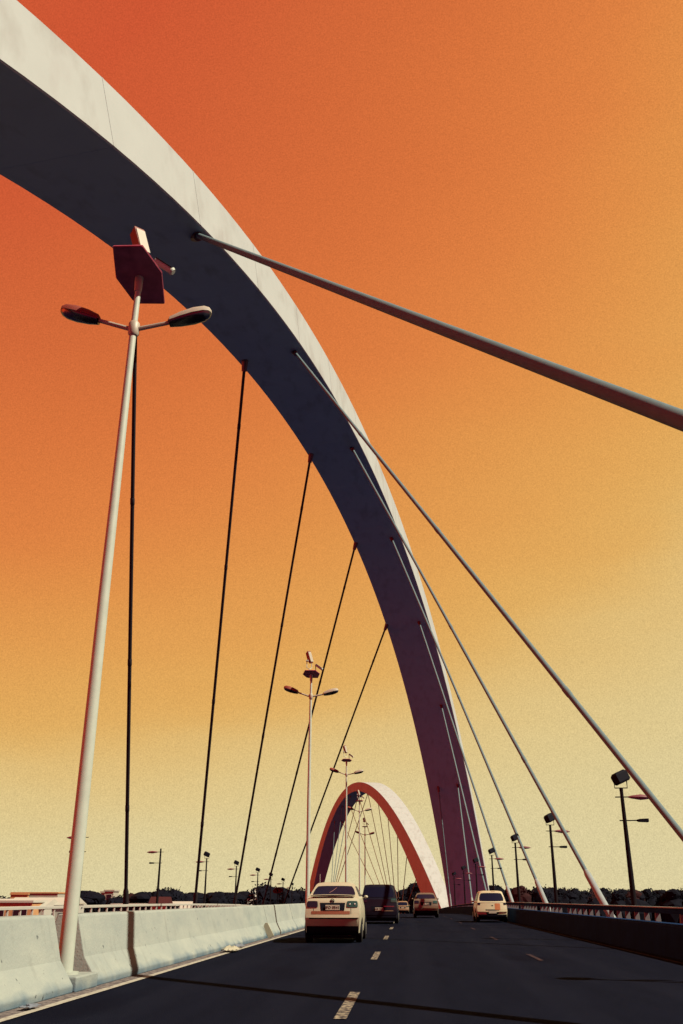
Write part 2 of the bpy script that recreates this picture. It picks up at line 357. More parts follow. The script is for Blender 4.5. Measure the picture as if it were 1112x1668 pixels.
# ------------------------------------------------------------ arches
def arch_rings(p, u0, u1, n):
    a, b, Hc, Yc, c, w0, w1, d0, d1, rt, e = p
    rings = []; info = []
    pr = Vector((1, -b, 0)).normalized()
    for i in range(n+1):
        u = u0 + (u1-u0)*i/n; Y = Yc+u
        C = Vector((a+b*Y, Y, Hc-c*u*u-e*1e-8*u**4)); T = Vector((b, 1, -2*c*u-4*e*1e-8*u**3)).normalized()
        N = pr.cross(T).normalized(); q = (u/100)**2; w = w0+w1*q; d = d0+d1*q
        bv = 0.06
        IL, IR = C-pr*w/2, C+pr*w/2; EL, ER = C-pr*w/2*rt+N*d, C+pr*w/2*rt+N*d
        rings.append([IL+pr*bv, IR-pr*bv, IR+N*bv, ER-N*bv, ER-pr*bv, EL+pr*bv, EL-N*bv, IL+N*bv])
    return rings
def arch_pt(p, Y, t, off=0.0):
    a, b, Hc, Yc, c, w0, w1, d0, d1, rt, e = p
    u = Y-Yc; pr = Vector((1, -b, 0)).normalized(); T = Vector((b, 1, -2*c*u-4*e*1e-8*u**3)).normalized(); N = pr.cross(T)
    C = Vector((a+b*Y, Y, Hc-c*u*u-e*1e-8*u**4)); w = w0+w1*(u/100)**2
    return C + pr*w*(t-0.5) + N*off
A1 = (-19.9, 0.17915, 40.41517, 76.97963, 0.00418, 5.34284, 2.12087, 3.21596, -0.51563, 0.91588, 8.09442)
A2 = (99.03, -0.30746, 40.3, 381.4, 0.00609, 6.465, -3.225, 3.288, 7.734, 1.0, 0.0)
def make_arch(p, u0, u1, n, label, foots):
    t = thing('steel_arch', arch_pt(p, p[3]+u1, 0.5)); tag(t, label, 'arch', 'white steel arches carrying the bridge')
    inv = -Vector(t.location)
    m = MB(); m.loft([[v+inv for v in r] for r in arch_rings(p, u0, u1, n)])
    # transverse weld seams, 3 mm proud
    for i in range(1, 24):
        u = u0 + (u1-u0)*i/24
        r = arch_rings(p, u-0.05, u+0.05, 1); c0 = sum(r[0], Vector())/8; c1 = sum(r[1], Vector())/8
        m.loft([[c0+(v-c0)*1.004+inv for v in r[0]], [c1+(v-c1)*1.004+inv for v in r[1]]])
    m.build('box_rib', M_arch, t, smooth=True, ang=25)
    for f in foots:
        c = arch_pt(p, p[3]+f, 0.5); b = MB()
        rings = []
        for z, k in ((-19, 1.25), (-15.5, 1.2), (-12.5, 1.0)):
            rings.append([Vector((c.x+x*k, c.y+y*k, z))+inv for x, y in ((-6, -7), (6, -7), (7, 0), (6, 7), (-6, 7), (-7, 0))])
        b.loft(rings); b.build('concrete_footing', M_foot, t, smooth=False)
    return t
arch1 = make_arch(A1, -112, 110.5, 110, 'huge white arch sweeping diagonally overhead from the right side of the road', (-106, 104.5))
arch2 = make_arch(A2, -98, 97, 90, 'smaller looking distant arch seen whole, red side and white edge, behind the cars', (-93, 92))

# ------------------------------------------------------------ stay cables
def cable(p, Yu, t, low, archobj, mat_, label, group, r=0.10, sock=True, socket_mat=None):
    A = arch_pt(p, Yu, t, 0.3); B = Vector(low); d = (B-A).normalized(); L = (B-A).length
    th = thing('stay_cable', B); tag(th, label, 'cable', group)
    m = MB(); s0 = (2.6 if mat_ is M_cabW else 1.6) if sock else 0.4
    m.tube([A-B, (B-d*s0)-B], r, 14);
    if r > .14: pass
    elif p is A1:
        for fr in (.12, .37, .62, .86):
            q = (A-B).lerp(-d*s0, fr); m.tube([q-d*.22, q-d*.18, q+d*.18, q+d*.22], [r, r*1.15, r*1.15, r], 14)
    m.build('strand', M_strand if mat_ is M_cabW else mat_, th)
    if sock:
        m = MB(); m.tube([-d*(s0+.1), -d*(s0-.1), -d*0.3, Vector((0, 0, 0))], [r*1.05, r*1.5, r*1.6, r*2.0], 12)
        m.build('base_sleeve', socket_mat or mat_, th)
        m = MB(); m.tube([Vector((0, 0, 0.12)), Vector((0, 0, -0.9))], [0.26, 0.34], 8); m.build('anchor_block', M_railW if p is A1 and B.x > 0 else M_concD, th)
    # socket in the arch soffit (a part of the arch)
    m = MB(); inv = -Vector(archobj.location)
    A2_ = arch_pt(p, Yu, t, 0.25)
    m.tube([A2_+inv, A2_+d*1.1+inv], [r*2.4, r*1.7], 10); m.build('cable_socket', M_anchor, archobj)
    return th
g1 = 'stay cables from the near arch to the right edge of the deck'
g2 = 'stay cables from the near arch to the left edge of the deck'
def rd(Y, x=8.2, z=0.35): return D(x, Y, z)
rlab = ['cream cable passing high over the camera, out of view', 'thickest cream cable crossing the upper right sky', 'long cream cable leaving the right edge of view beside the nearest side lamp',
        'cream cable landing on the right railing left of the nearest side lamp', 'cream cable landing just left of the second side lamp on the right', 'thin cream cable landing left of the third side lamp on the right',
        'thin cream cable running down the right border of the arch leg to the ivory hatchback', 'cream cable in front of the dark arch leg ending behind the ivory hatchback roof corner']
for (Yu, t, Ya), lab in zip([(22, 0.83, -13), (40.6, 0.83, 4.72), (59.1, 0.82, 24), (78, 0.81, 41), (97.3, 0.79, 58.7), (115.5, 0.76, 77), (132.8, 0.75, 97), (148, 0.72, 117.5)], rlab):
    cable(A1, Yu, t, rd(Ya), arch1, M_cabW, lab, g1, 0.15 if Yu == 40.6 else 0.095)
cable(A1, 148, 0.25, rd(152, 8.0), arch1, M_cabW, 'short cream cable down the left half of the dark arch leg', g1, 0.10)
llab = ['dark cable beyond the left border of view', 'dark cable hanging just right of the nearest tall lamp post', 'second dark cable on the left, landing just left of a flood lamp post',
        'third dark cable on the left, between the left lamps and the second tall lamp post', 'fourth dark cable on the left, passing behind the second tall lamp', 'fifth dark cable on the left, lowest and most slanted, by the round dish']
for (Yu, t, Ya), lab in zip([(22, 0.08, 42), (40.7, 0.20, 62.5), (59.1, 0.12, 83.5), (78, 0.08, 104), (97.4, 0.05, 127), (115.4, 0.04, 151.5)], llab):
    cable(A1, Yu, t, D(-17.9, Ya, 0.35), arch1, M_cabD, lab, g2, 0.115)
g3 = 'thin stay cables of the distant arch'
wr = ['rust', 'fine', 'brown', 'slender']
for i, Yu in enumerate((312, 324, 337, 350, 363, 376, 390, 404, 418)):
    ra = D(8.2, min(Yu+18 if i < 6 else Yu-8, 430), 0.4); la = D(-17.9, Yu-14 if i > 1 else Yu+10, 0.4)
    ords = ['first', 'second', 'third', 'fourth', 'fifth', 'sixth', 'seventh', 'eighth', 'ninth'][i]
    cable(A2, Yu, 0.75, ra, arch2, M_cabR, f"{ords} thin cable up from the distant arch's right foot, to the right deck edge", g3, 0.13, sock=False)
    if i > 3: cable(A2, Yu, 0.25, la, arch2, M_cabR if i < 6 else M_cabW, f'{ords} thin cable of the distant arch, slanting to the left deck edge', g3, 0.13, sock=False)

# ------------------------------------------------------------ median lamp posts
PX, PY, PZ = -4.95, 14.4, 12.34
def cobra(mb_h, mb_l, base, dirx, tilt):
    """elongated tapering street luminaire along +x*dirx, rising by tilt"""
    prof = [(0, .055, .06), (.04, .10, .12), (.25, .14, .17), (.5, .165, .19), (.70, .15, .17), (.80, .10, .12), (.84, .03, .05)]
    top = []; bot = []
    for l, w, h in prof:
        c = Vector((base[0]+dirx*l*math.cos(tilt), base[1], base[2]+l*math.sin(tilt)))
        top.append([c+Vector((0, w*math.cos(a), h*max(math.sin(a), 0))) for a in [math.pi*k/8 for k in range(9)]])
        bot.append([c+Vector((0, w*0.93*math.cos(a), -h*0.75*max(math.sin(a), 0)-0.004)) for a in [math.pi*k/8 for k in range(9)]])
    mb_h.loft(top); mb_l.loft(bot[1:])
def make_median_lamp():
    t = thing('street_lamp', (PX, PY, 0))
    m = MB(); m.tube([(0, 0, 0.2), (0, 0, 0.5), (0, 0, 6), (0.03, 0, 11.0), (0.05, 0, 12.4)], [0.118, 0.112, 0.09, 0.064, 0.052], 20); m.build('pole', M_lampC, t)
    m = MB(); m.tube([(0.04, 0, 11.0), (0.04, 0, 11.04), (0.04, 0, 11.26), (0.04, 0, 11.3)], [0.08, 0.105, 0.105, 0.08], 16); m.build('collar', M_housing, t)
    m = MB(); m.tube([(0.04, 0, 12.0), (0.04, 0, 12.34)], [0.07, 0.085], 14); m.build('collar', M_housing, t)
    m = MB(); m.tube([(0, 0, .2), (0, 0, .235)], .2, 16); m.build('base_flange', M_lampC, t)
    m = MB(); m.box(-0.75, 0.33, -0.42, 0.55, 0, 0.2); m.build('pedestal', M_conc, t, smooth=False, bevel=0.02)
    for s, dz in ((-1, .24), (1, .13)):
        m = MB(); m.tube([(0.03, 0, 11.13), (0.03+s*0.68, 0, 11.13+dz)], [0.045, 0.04], 10)
        m.build('arm', M_housing, t)
        h = MB(); l = MB(); cobra(h, l, (0.03+s*0.66, 0, 11.13+dz), s, R(18) if s < 0 else R(13))
        ho = h.build('luminaire', M_housing if s > 0 else M_flred, t); l.build('lens', M_lens, ho)
    # service plate: irregular eight sided sheet seen from below, with a folded rim
    poly = [(-.19, -.92), (.34, -.90), (.50, -.12), (.31, .86), (-.19, .82), (-.28, .70), (-.40, -.01)]
    m = MB(); m.prism(poly, 12.33, 12.37); q = [(x*1.0, y*1.0) for x, y in poly]; n = len(q)
    for i in range(n):
        a = Vector((*q[i], 12.35)); b = Vector((*q[(i+1) % n], 12.35)); m.tube([a, b], 0.022, 6)
    m.build('service_plate', M_plate, t, smooth=False)
    # floodlight with yoke on top
    f = MB(); Mx = Matrix.Translation((-.07, .2, 13.28)) @ Matrix.Rotation(R(-16), 4, 'Y') @ Matrix.Rotation(R(-38), 4, 'Z') @ Matrix.Diagonal((.62, .62, .85, 1))
    f.loft([[Mx @ Vector(p) for p in ((-.10, -.16, -.34), (.10, -.16, -.34), (.10, .16, -.34), (-.10, .16, -.34))],
            [Mx @ Vector(p) for p in ((-.16, -.2, -.05), (.16, -.2, -.05), (.16, .2, -.05), (-.16, .2, -.05))],
            [Mx @ Vector(p) for p in ((-.16, -.2, .36), (.14, -.2, .46), (.14, .2, .46), (-.16, .2, .36))]])
    fo = f.build('floodlight', M_flred, t, smooth=False, bevel=0.01)
    g = MB(); g.box(.165, .175, -.17, .17, -.28, .38, Mx); g.build('glass', M_housing, fo, smooth=False)
    y = MB(); y.tube([(-.05, .0, 12.37), (-.05, .0, 12.62), (-.22, .1, 12.75), (-.22, .2, 13.2)], 0.022, 6); y.tube([(-.05, .0, 12.62), (.02, .4, 12.8), (.0, .42, 13.2)], 0.022, 6); y.tube([(-.26, .06, 13.1), (-.12, .06, 13.1)], 0.05, 8)
    y.build('yoke', M_lampC, t)
    # ballast cylinder slung at the plate's right edge
    c = MB(); a = Vector((.24, .25, 12.93)); b = Vector((.62, .30, 12.66)); d = (b-a)
    c.tube([a, a+d*.06, a+d*.07, a+d*.9, a+d*.91, b], [.05, .075, .065, .065, .085, .06], 14); c.build('ballast_cylinder', M_lampC, t)
    br = MB(); br.tube([(.24, .1, 12.37), (.26, .25, 12.6), (.24, .25, 12.93)], .02, 6); br.tube([(a+d*.1)+Vector((0, -.07, .05)), (a+d*.95)+Vector((0, -.07, .05))], .012, 6); br.build('bracket', M_black, t)
    return t
lampA = make_median_lamp()
gl = 'tall twin arm lamp posts standing in the median barrier'
mlabels = ['tallest nearest cream lamp post at left with a maroon plate on top', 'second tall lamp post, rising behind the cream sedan, at left of the distant arch',
           'third lamp post, its head just above the crest of the distant arch', 'fourth lamp post, seen small inside the distant arch just below its crest',
           'fifth and farthest lamp post, tiny inside the distant arch right of centre']
for i, Y in enumerate((14.4, 48.8, 81.9, 114.5, 148)):
    o = lampA if i == 0 else copy_tree(lampA)
    o.location = D(PX, Y, 0); o['label'] = mlabels[i]; o['category'] = 'street lamp'; o['group'] = gl

# ------------------------------------------------------------ side lamps
def make_side_lamp(s, flood=True):
    t = thing('side_lamp')
    m = MB(); m.tube([(0, 0, 0.1), (0, 0, 2), (0, 0, 4.45)], [0.095, 0.08, 0.055], 12); m.build('pole', M_lampD, t)
    m = MB(); m.tube([(-s*.22, 0, 4.22), (s*.2, 0, 4.22)], .02, 6); m.tube([(-s*.16, 0, 3.5), (s*.42, 0, 3.5)], .02, 6); m.build('arm', M_lampD, t)
    m = MB(); rings = []
    for l, w, h in ((0, .02, .02), (.12, .07, .05), (.4, .12, .09), (.65, .08, .06), (.8, .012, .012)):
        rings.append([Vector((s*(.18+l), w*math.cos(a), 4.22-.02*l+h*math.sin(a))) for a in [2*math.pi*k/10 for k in range(10)]])
    m.loft(rings); m.build('leaf_luminaire', M_rose, t)
    m = MB(); m.loft([[Vector((s*x, y, z+3.5)) for y, z in ((-w, -h), (w, -h), (w, h), (-w, h))] for x, w, h in ((.38, .03, .025), (.46, .08, .045), (.72, .09, .055), (.74, .08, .05))])
    m.build('box_luminaire', M_black, t, smooth=False)
    if flood:
        m = MB(); Mx = Matrix.Translation((s*.02, 0, 4.82)) @ Matrix.Rotation(R(-24)*s, 4, 'Y') @ Matrix.Rotation(R(25), 4, 'Z')
        m.loft([[Mx @ Vector((x*k, y*k, z)) for x, y in ((-.24, -.16), (.24, -.16), (.24, .16), (-.24, .16))] for z, k in ((-.17, .8), (-.12, 1.0), (.13, 1.0), (.2, .72))])
        m.build('floodlight', M_black, t, smooth=False, bevel=.01)
        m = MB(); m.tube([(-.2, 0, 4.75), (-.2, 0, 4.5), (.2, 0, 4.5), (.2, 0, 4.75)], .018, 6); m.tube([(0, 0, 4.4), (0, 0, 4.5)], .06, 8); m.build('bracket', M_lampD, t)
    return t
LR = make_side_lamp(1); LL = make_side_lamp(-1); LN = make_side_lamp(-1, False)
gr = 'side lamps standing on the right railing'; gll = 'side lamps standing on the left railing'
rl = ['side lamp on the right railing behind the right border of view', 'largest side lamp on the right railing with crimson leaf shaped lamp', 'second side lamp from the right border, a cable crossing beside its arm', 'third side lamp from the right border',
      'fourth side lamp from the right border, beside the arch leg', 'fifth side lamp on the right railing, seen against the arch leg', 'sixth side lamp on the right railing, against the dark arch leg', 'farthest side lamp on the right railing']
for i, Y in enumerate((15.1, 31.4, 47.6, 63.2, 80, 96.5, 113, 129.5)):
    o = LR if i == 0 else copy_tree(LR)
    o.location = D(6.96, Y, 0); tag(o, rl[i], 'street lamp', gr); 
    if i == 2: o.rotation_euler.z = R(12)
ll = ['side lamp on the left railing half hidden behind the tall lamp post', 'left side lamp without flood lamp, a plain cross bar on top', 'left side lamp just right of the second dark cable', 'left side lamp directly behind the third dark cable',
      'left side lamp right of the third dark cable', 'left side lamp with brown post, before the fourth dark cable ends', 'far left side lamp beside the round dish', 'farthest left side lamp']
for i, Y in enumerate((51.0, 67.6, 84.2, 100.4, 117, 130.6, 147, 163)):
    src = LN if i < 2 else LL
    o = src if i in (0, 2) else copy_tree(src)
    o.location = D(-17.2, Y, 0); tag(o, ll[i], 'street lamp', gll)

# ------------------------------------------------------------ cars
def lerp(a, b, t): return a+(b-a)*t
def interp(tab, x):
    for (x0, y0), (x1, y1) in zip(tab, tab[1:]):
        if x <= x1: return lerp(y0, y1, max(0, (x-x0)/(x1-x0)))
    return tab[-1][1]
def make_car(name, W, L, H, paint, kind, lamps, plate, pt=None):
    """rear at y=0 looking along -y; origin on the ground under the rear bumper"""
    t = thing(name); hw = W/2
    belt = 0.62*H if kind != 'sedan' else 0.72*H
    zs = [0.20, 0.20, 0.27, 0.50*belt/0.9, 0.74*belt/0.9, belt, belt+0.05, belt+0.07]
    xs = [0, .80, .95, 1.0, .985, .93, .72, 0]
    ro = {'sedan': [.30, .27, .17, 0, .06, .12, .20, .22], 'hatch': [.16, .14, .03, 0, .08, .13, .2, .3], 'van': [.12, .1, .03, 0, .05, .07, .15, .25]}[kind]
    nose = belt*0.86
    st = [(0, .955, 1), (.22, .985, 1), (.6, 1, 1), (L*.35, 1, 1), (L*.66, .99, 1), (L*.72, .985, .985), (L*.88, .96, .90), (L*.97, .90, .80), (L, .80, .70)]
    rings = []
    for i, (y, kx, kz) in enumerate(st):
        ring = []
        for k in range(8):
            z = zs[k] if k < 3 else lerp(zs[k], zs[k]*kz, 1)
            yy = y + (ro[k] if i == 0 else (ro[k]*.5 if i == 1 else 0)) - (ro[k] if i == len(st)-1 else 0)
            ring.append(Vector((hw*xs[k]*kx, yy, z)))
        full = ring + [Vector((-v.x, v.y, v.z)) for v in reversed(ring[1:-1])]
        rings.append(full)
    m = MB(); m.loft(rings, caps=False)
    # front cap
    last = rings[-1]; m.add(last, [tuple(range(len(last)))])
    # rear wall as a bowed grid so panels can follow it
    def rear_x(z): 
        tab = [(zs[1], xs[1]), (zs[2], xs[2]), (zs[3], xs[3]), (zs[4], xs[4]), (zs[5], xs[5]), (zs[6], xs[6])]
        return hw*.955*interp(tab, z)
    def rear_y(x, z):
        tab = [(zs[1], ro[1]), (zs[2], ro[2]), (zs[3], ro[3]), (zs[4], ro[4]), (zs[5], ro[5]), (zs[6], ro[6])]
        y = interp(tab, z); f = min(1, abs(x)/rear_x(z)); return y - 0.07*(1-f**2.5)
    lv = sorted(set([zs[1], zs[2], zs[3], (zs[3]+zs[4])/2, zs[4], (zs[4]+zs[5])/2, zs[5], zs[6]])); nc = 14; vs = []; fs = []
    for z in lv:
        for c in range(nc+1):
            x = rear_x(z)*(-1+2*c/nc); vs.append((x, rear_y(x, z), z))
    for i in range(len(lv)-1):
        for c in range(nc): fs.append((i*(nc+1)+c, i*(nc+1)+c+1, (i+1)*(nc+1)+c+1, (i+1)*(nc+1)+c))
    m.add(vs, fs)
    # lid closing the top of the rear wall onto the body
    top = [Vector(vs[(len(lv)-1)*(nc+1)+c]) for c in range(nc+1)]
    m.add([*top, Vector((-hw*.72, .3, zs[6]+.01)), Vector((0, .4, zs[7]+.0)), Vector((hw*.72, .3, zs[6]+.01))], [tuple(list(range(nc+1)) + [nc+3, nc+2, nc+1])])
    body = m.build('body', paint, t, ang=50)
    def patch(nm, x0, x1, z0, z1, off, mt, par, taper=0.0, bowz=0.0, th=.012, nx=8, nz=4, rnd=0.0):
        vs = []; fs = []
        for lay, o in ((0, off), (1, off-th)):
            for j in range(nz+1):
                v = j/nz; z = lerp(z0, z1, v)
                for i in range(nx+1):
                    u = -1+2*i/nx; uu = u; e = abs(2*v-1)
                    w = (x1-x0)/2*(1-taper*v)*(1-rnd*e**4); x = (x0+x1)/2+uu*w
                    zz = z + bowz*(1-u*u) ; zz = (z0+z1)/2+(zz-(z0+z1)/2)*(1-rnd*abs(u)**4)
                    vs.append((x, rear_y(x, zz)-o, zz))
        q = (nx+1)*(nz+1)
        for j in range(nz):
            for i in range(nx):
                a = j*(nx+1)+i; fs.append((a, a+1, a+nx+2, a+nx+1)); fs.append((q+a, q+a+nx+1, q+a+nx+2, q+a+1))
        rim = [i for i in range(nx+1)] + [(j+1)*(nx+1)-1 for j in range(1, nz+1)] + [nz*(nx+1)+i for i in range(nx-1, -1, -1)] + [j*(nx+1) for j in range(nz-1, 0, -1)]
        for a, b in zip(rim, rim[1:]+rim[:1]): fs.append((a, b, b+q, a+q))
        mm = MB(); mm.add(vs, fs); return mm.build(nm, mt, par, ang=40)
    # cabin
    zb = belt+.0; cab = {'sedan': (.52, L*.70, 1.25, L*.50), 'hatch': (.10, L*.70, .50, L*.50), 'van': (.10, L*.74, .34, L*.55)}[kind]
    yb0, yb1, yt0, yt1 = cab; wb = hw*.925; wt = hw*{'sedan': .70, 'hatch': .74, 'van': .78}[kind]
    def crossr(z, k):   # ring at height fraction k
        a = lerp(yb0, yt0, k); b = lerp(yb1, yt1, k); w = lerp(wb, wt, k); bow = .06
        pts = []
        for s in range(9): u = -1+s/4; pts.append(Vector((w*u, a-bow*(1-u*u), z)))
        for s in range(1, 4): pts.append(Vector((w*1.0, lerp(a, b, s/4), z)))
        for s in range(9): u = 1-s/4; pts.append(Vector((w*u, b+bow*2*(1-u*u), z)))
        for s in range(1, 4): pts.append(Vector((-w, lerp(b, a, s/4), z)))
        return pts
    m = MB(); zt = H-.07
    rr = [crossr(zb, 0), crossr(lerp(zb, zt, .5), .5), crossr(zt, 1)]
    top1 = [Vector((v.x*.90, lerp(v.y, (yt0+yt1)/2, .07), H-.025)) for v in rr[-1]]; top2 = [Vector((v.x*.6, lerp(v.y, (yt0+yt1)/2, .3), H)) for v in rr[-1]]
    m.loft(rr+[top1, top2]); cabin = m.build('cabin', paint, t, ang=45)
    def cabpt(face, u, k):
        z = lerp(zb, zt, k); a = lerp(yb0, yt0, k); b = lerp(yb1, yt1, k); w = lerp(wb, wt, k)
        if face == 'r': return Vector((w*u, a-.06*(1-u*u), z))
        if face == 'f': return Vector((w*u, b+.12*(1-u*u), z))
        return Vector((w*(1 if face == 'R' else -1), lerp(a, b, u), z))
    def pane(nm, face, u0, u1, k0, k1, off=.012, skew=0.0):
        vs = []; nx, nz = 8, 4
        nrm = {'r': Vector((0, -1, .45)), 'f': Vector((0, 1, .6)), 'R': Vector((1, 0, .25)), 'L': Vector((-1, 0, .25))}[face].normalized()
        for o in (0.0, off):
            for j in range(nz+1):
                v = j/nz; e = abs(2*v-1)
                for i in range(nx+1):
                    uu = -1+2*i/nx; q = 1-.07*e**4; u = (u0+u1)/2+uu*(u1-u0)/2*q*(1-skew*v); kk = (k0+k1)/2+(2*v-1)*(k1-k0)/2*(1-.08*abs(uu)**4)
                    vs.append(cabpt(face, u, kk)+nrm*o)
        fs = []; q = (nx+1)*(nz+1)
        for j in range(nz):
            for i in range(nx): a = q+j*(nx+1)+i; fs.append((a, a+1, a+nx+2, a+nx+1))
        rim = [i for i in range(nx+1)] + [(j+1)*(nx+1)-1 for j in range(1, nz+1)] + [nz*(nx+1)+i for i in range(nx-1, -1, -1)] + [j*(nx+1) for j in range(nz-1, 0, -1)]
        for a, b in zip(rim, rim[1:]+rim[:1]): fs.append((a, b, b+q, a+q))
        mm = MB(); mm.add(vs, fs); return mm.build(nm, M_glass, cabin, ang=50)
    pane('rear_window', 'r', -.90, .90, .14, .90)
    pane('windshield', 'f', -.9, .9, .1, .92)
    for fc in 'RL':
        pane('side_window', fc, .12, .47, .16, .88); pane('side_window', fc, .51, .86, .16, .88)
    # wheels
    for sx in (-1, 1):
        for wy in (.78, L-.85):
            w = MB(); x0 = sx*(hw-.20); x1 = sx*(hw+.004)
            w.tube([(x0, wy, .31), (x0+sx*.02, wy, .31), (x1-sx*.02, wy, .31), (x1, wy, .31)], [.27, .31, .31, .28], 22); wo_ = w.build('wheel', M_tyre, t)
            r_ = MB(); r_.tube([(x1, wy, .31), (x1+sx*.012, wy, .31)], [.19, .17], 16); r_.build('rim', M_rim, wo_)
            a = MB(); pts = [(x1-sx*.03, wy+.36*math.cos(q), .31+.36*math.sin(q)) for q in [math.pi*k/12 for k in range(13)]]
            a.tube(pts, .035, 6); a.build('wheel_arch', M_black, t)
        # door mirror
        q = MB(); q.blob((sx*(hw+.05), L*.60, belt+.05), (.065, .05, .05), 2, 0); q.tube([(sx*(hw*.9), L*.60, belt), (sx*(hw+.03), L*.60, belt+.04)], .02, 6); q.build('door_mirror', paint, t)
    # underbody
    u = MB(); u.box(-hw*.78, hw*.78, .25, L-.3, .13, .24); u.build('underbody', M_black, t, smooth=False)
    patch('bumper_shade', -hw*.90, hw*.90, .205, .45 if kind == 'sedan' else .40, .024, M_black, t)  # black strip paints the shade below the bumper
    zl0, zl1 = lamps['z']
    for sx, mt in ((-1, lamps['L']), (1, lamps['R'])):
        xa, xb = sorted((sx*hw*lamps['x'][0], sx*hw*lamps['x'][1]))
        lo = patch('tail_light', xa, xb, zl0, zl1, .016, mt, t, rnd=.08, taper=.10, nx=10, nz=6)
        if sx == 1 and lamps.get('dots'):
            for dx, dz in ((.30, .5), (.72, .52)):
                d = MB(); x = lerp(xa, xb, dx); z = lerp(zl0, zl1, dz); y = rear_y(x, z)-.034
                d.tube([(x, y+.01, z), (x, y-.006, z)], [.026, .02], 14); d.build('reflector', M_dot, lo)
    pz = lamps['plate_z']
    patch('plate_recess', -hw*.40, hw*.42, pz-.085, pz+.13, .006, M_black, t, taper=-.08)
    po = MB(); y = rear_y(0, pz)-.04; x0 = pt.get('px', -.2) if pt else -.2
    po.box(x0, x0+.42, y, y+.015, pz-.07, pz+.07); pl = po.build('number_plate', M_plateW, t, smooth=False, bevel=.004)
    if plate:
        cu = bpy.data.curves.new('txt', 'FONT'); cu.body = plate; cu.size = .105; cu.extrude = .002; cu.align_x = 'CENTER'; cu.align_y = 'CENTER'; cu.space_character = 1.05
        ob = bpy.data.objects.new('tmp', cu); COL.objects.link(ob); dg = bpy.context.evaluated_depsgraph_get()
        me = bpy.data.meshes.new_from_object(ob.evaluated_get(dg)); bpy.data.objects.remove(ob)
        me.materials.clear(); me.materials.append(M_black)
        lo = bpy.data.objects.new('plate_lettering', me); COL.objects.link(lo); lo.parent = pl; lo.location = (x0+.21, y-.004, pz); lo.rotation_euler = (R(90), 0, 0)
    return t, patch, rear_y, body, cabin, dict(hw=hw, belt=belt, zs=zs)
def place(t, Xc, Y, label, cat='car', group='cars driving ahead on the bridge', rz=0):
    t.location = D(Xc, Y, 0.008); t.rotation_euler.z = rz; tag(t, label, cat, group)

# 1 cream sedan
t, patch, ry, body, cabin, q = make_car('sedan_car', 1.68, 4.15, 1.66, M_carW, 'sedan', dict(z=(.955, 1.13), x=(.50, .90), L=M_dkred, R=M_green, dots=True, plate_z=.95), 'JFO 0541')
patch('bumper', -q['hw']*.93, q['hw']*.93, .68, .76, .035, M_carW, t, th=.05, nx=12)
patch('bumper_groove', -q['hw']*.80, q['hw']*.86, .645, .675, .02, M_black, t, nx=12)
patch('lower_trunk_panel', -q['hw']*.72, q['hw']*.62, .775, .855, .010, M_brown, t, nx=12)
patch('lower_bumper', -q['hw']*.86, q['hw']*.86, .46, .64, .018, M_carW, t, nx=12)
sp = MB(); rings = []
for k in range(13):
    u = -1+k/6; x = u*q['hw']*.78; y = .13-.05*(1-u*u); z = q['belt']+.055+.02*(1-u*u)
    rings.append([Vector((x, y, z)), Vector((x, y-.05, z+.025)), Vector((x, y+.10, z+.04)), Vector((x, y+.12, z))])
sp.loft(rings); sp.build('trunk_spoiler', M_carW, t)
for sx in (-1, 1):
    xg = sx*q['hw']*.655; patch('panel_gap', xg-.006, xg+.006, .77, .93, .003, M_black, t, nx=2, th=.004)
s2 = patch('trunk_shadow_gap', -q['hw']*.70, q['hw']*.70, q['belt']+.012, q['belt']+.03, .004, M_black, t)
e = MB(); cx, cz = 0.0, 1.13; y = ry(0, cz)-.012
ringp = [(cx+.055*math.cos(a), y, cz+.055*math.sin(a)) for a in [2*math.pi*k/20 for k in range(21)]]
e.tube(ringp, .008, 6)
for pts in ([(-.025, .045), (0, .002), (.025, .045)], [(-.048, .02), (-.02, -.045), (0, -.008), (.02, -.045), (.048, .02)]):
    e.tube([(cx+a, y, cz+b) for a, b in pts], .007, 6)
e.build('badge', M_black, t)
an = MB(); an.tube([(-.50, 1.5, 1.62), (-.50, 1.5, 1.9)], .008, 6); an.build('antenna', M_railW, t)
w = MB(); w.tube([(-.14, .74, 1.36), (-.05, .84, 1.41), (.06, .98, 1.50)], .007, 5); w.build('wiper_glint', M_flred, cabin)
place(t, -2.24, 29.3, 'cream sedan with teal right tail light, nearest car, beside the barrier')
# 2 black van
t, patch, ry, body, cabin, q = make_car('minivan_car', 1.95, 4.4, 1.88, M_carD, 'van', dict(z=(1.02, 1.2), x=(.62, .93), L=M_dkred, R=M_green, plate_z=.70), 'JGB 2217')
patch('bumper', -q['hw']*.93, q['hw']*.93, .42, .58, .035, M_carD, t, th=.05, nx=12)
patch('chrome_strip', q['hw']*.25, q['hw']*.80, .80, .85, .012, M_chrome, t)
patch('chrome_strip', q['hw']*.15, q['hw']*.75, .60, .635, .04, M_carS, t)
ft = MB()
for k in range(9):
    x = -.62+.155*k; ft.tube([(x, .42, 1.86), (x, 2.3, 1.87)], .012, 5)
ft.build('roof_ribs', M_carD, t)
pm = MB()
pm.tube([(q['hw']*.93+.012, .13, 1.2), (q['hw']*.80+.012, .34, 1.78)], .03, 6); pm.build('rear_pillar_trim', M_carDr, t)
place(t, -1.52, 51.5, 'black minivan ahead of the cream sedan, with a small teal light')
# 3 silver-bronze sedan
t, patch, ry, body, cabin, q = make_car('sedan_car', 1.70, 4.2, 1.58, M_carB, 'sedan', dict(z=(.90, 1.08), x=(.55, .95), L=M_dkred, R=M_green, plate_z=.86), 'JHK 3308')
patch('bumper', -q['hw']*.2, q['hw']*.93, .48, .66, .035, M_carS, t, th=.05, nx=12)  # lighter on the right only: the bumper's sunlit part put into colour
place(t, 1.23, 68, 'bronze silver sedan standing before the foot of the distant arch')
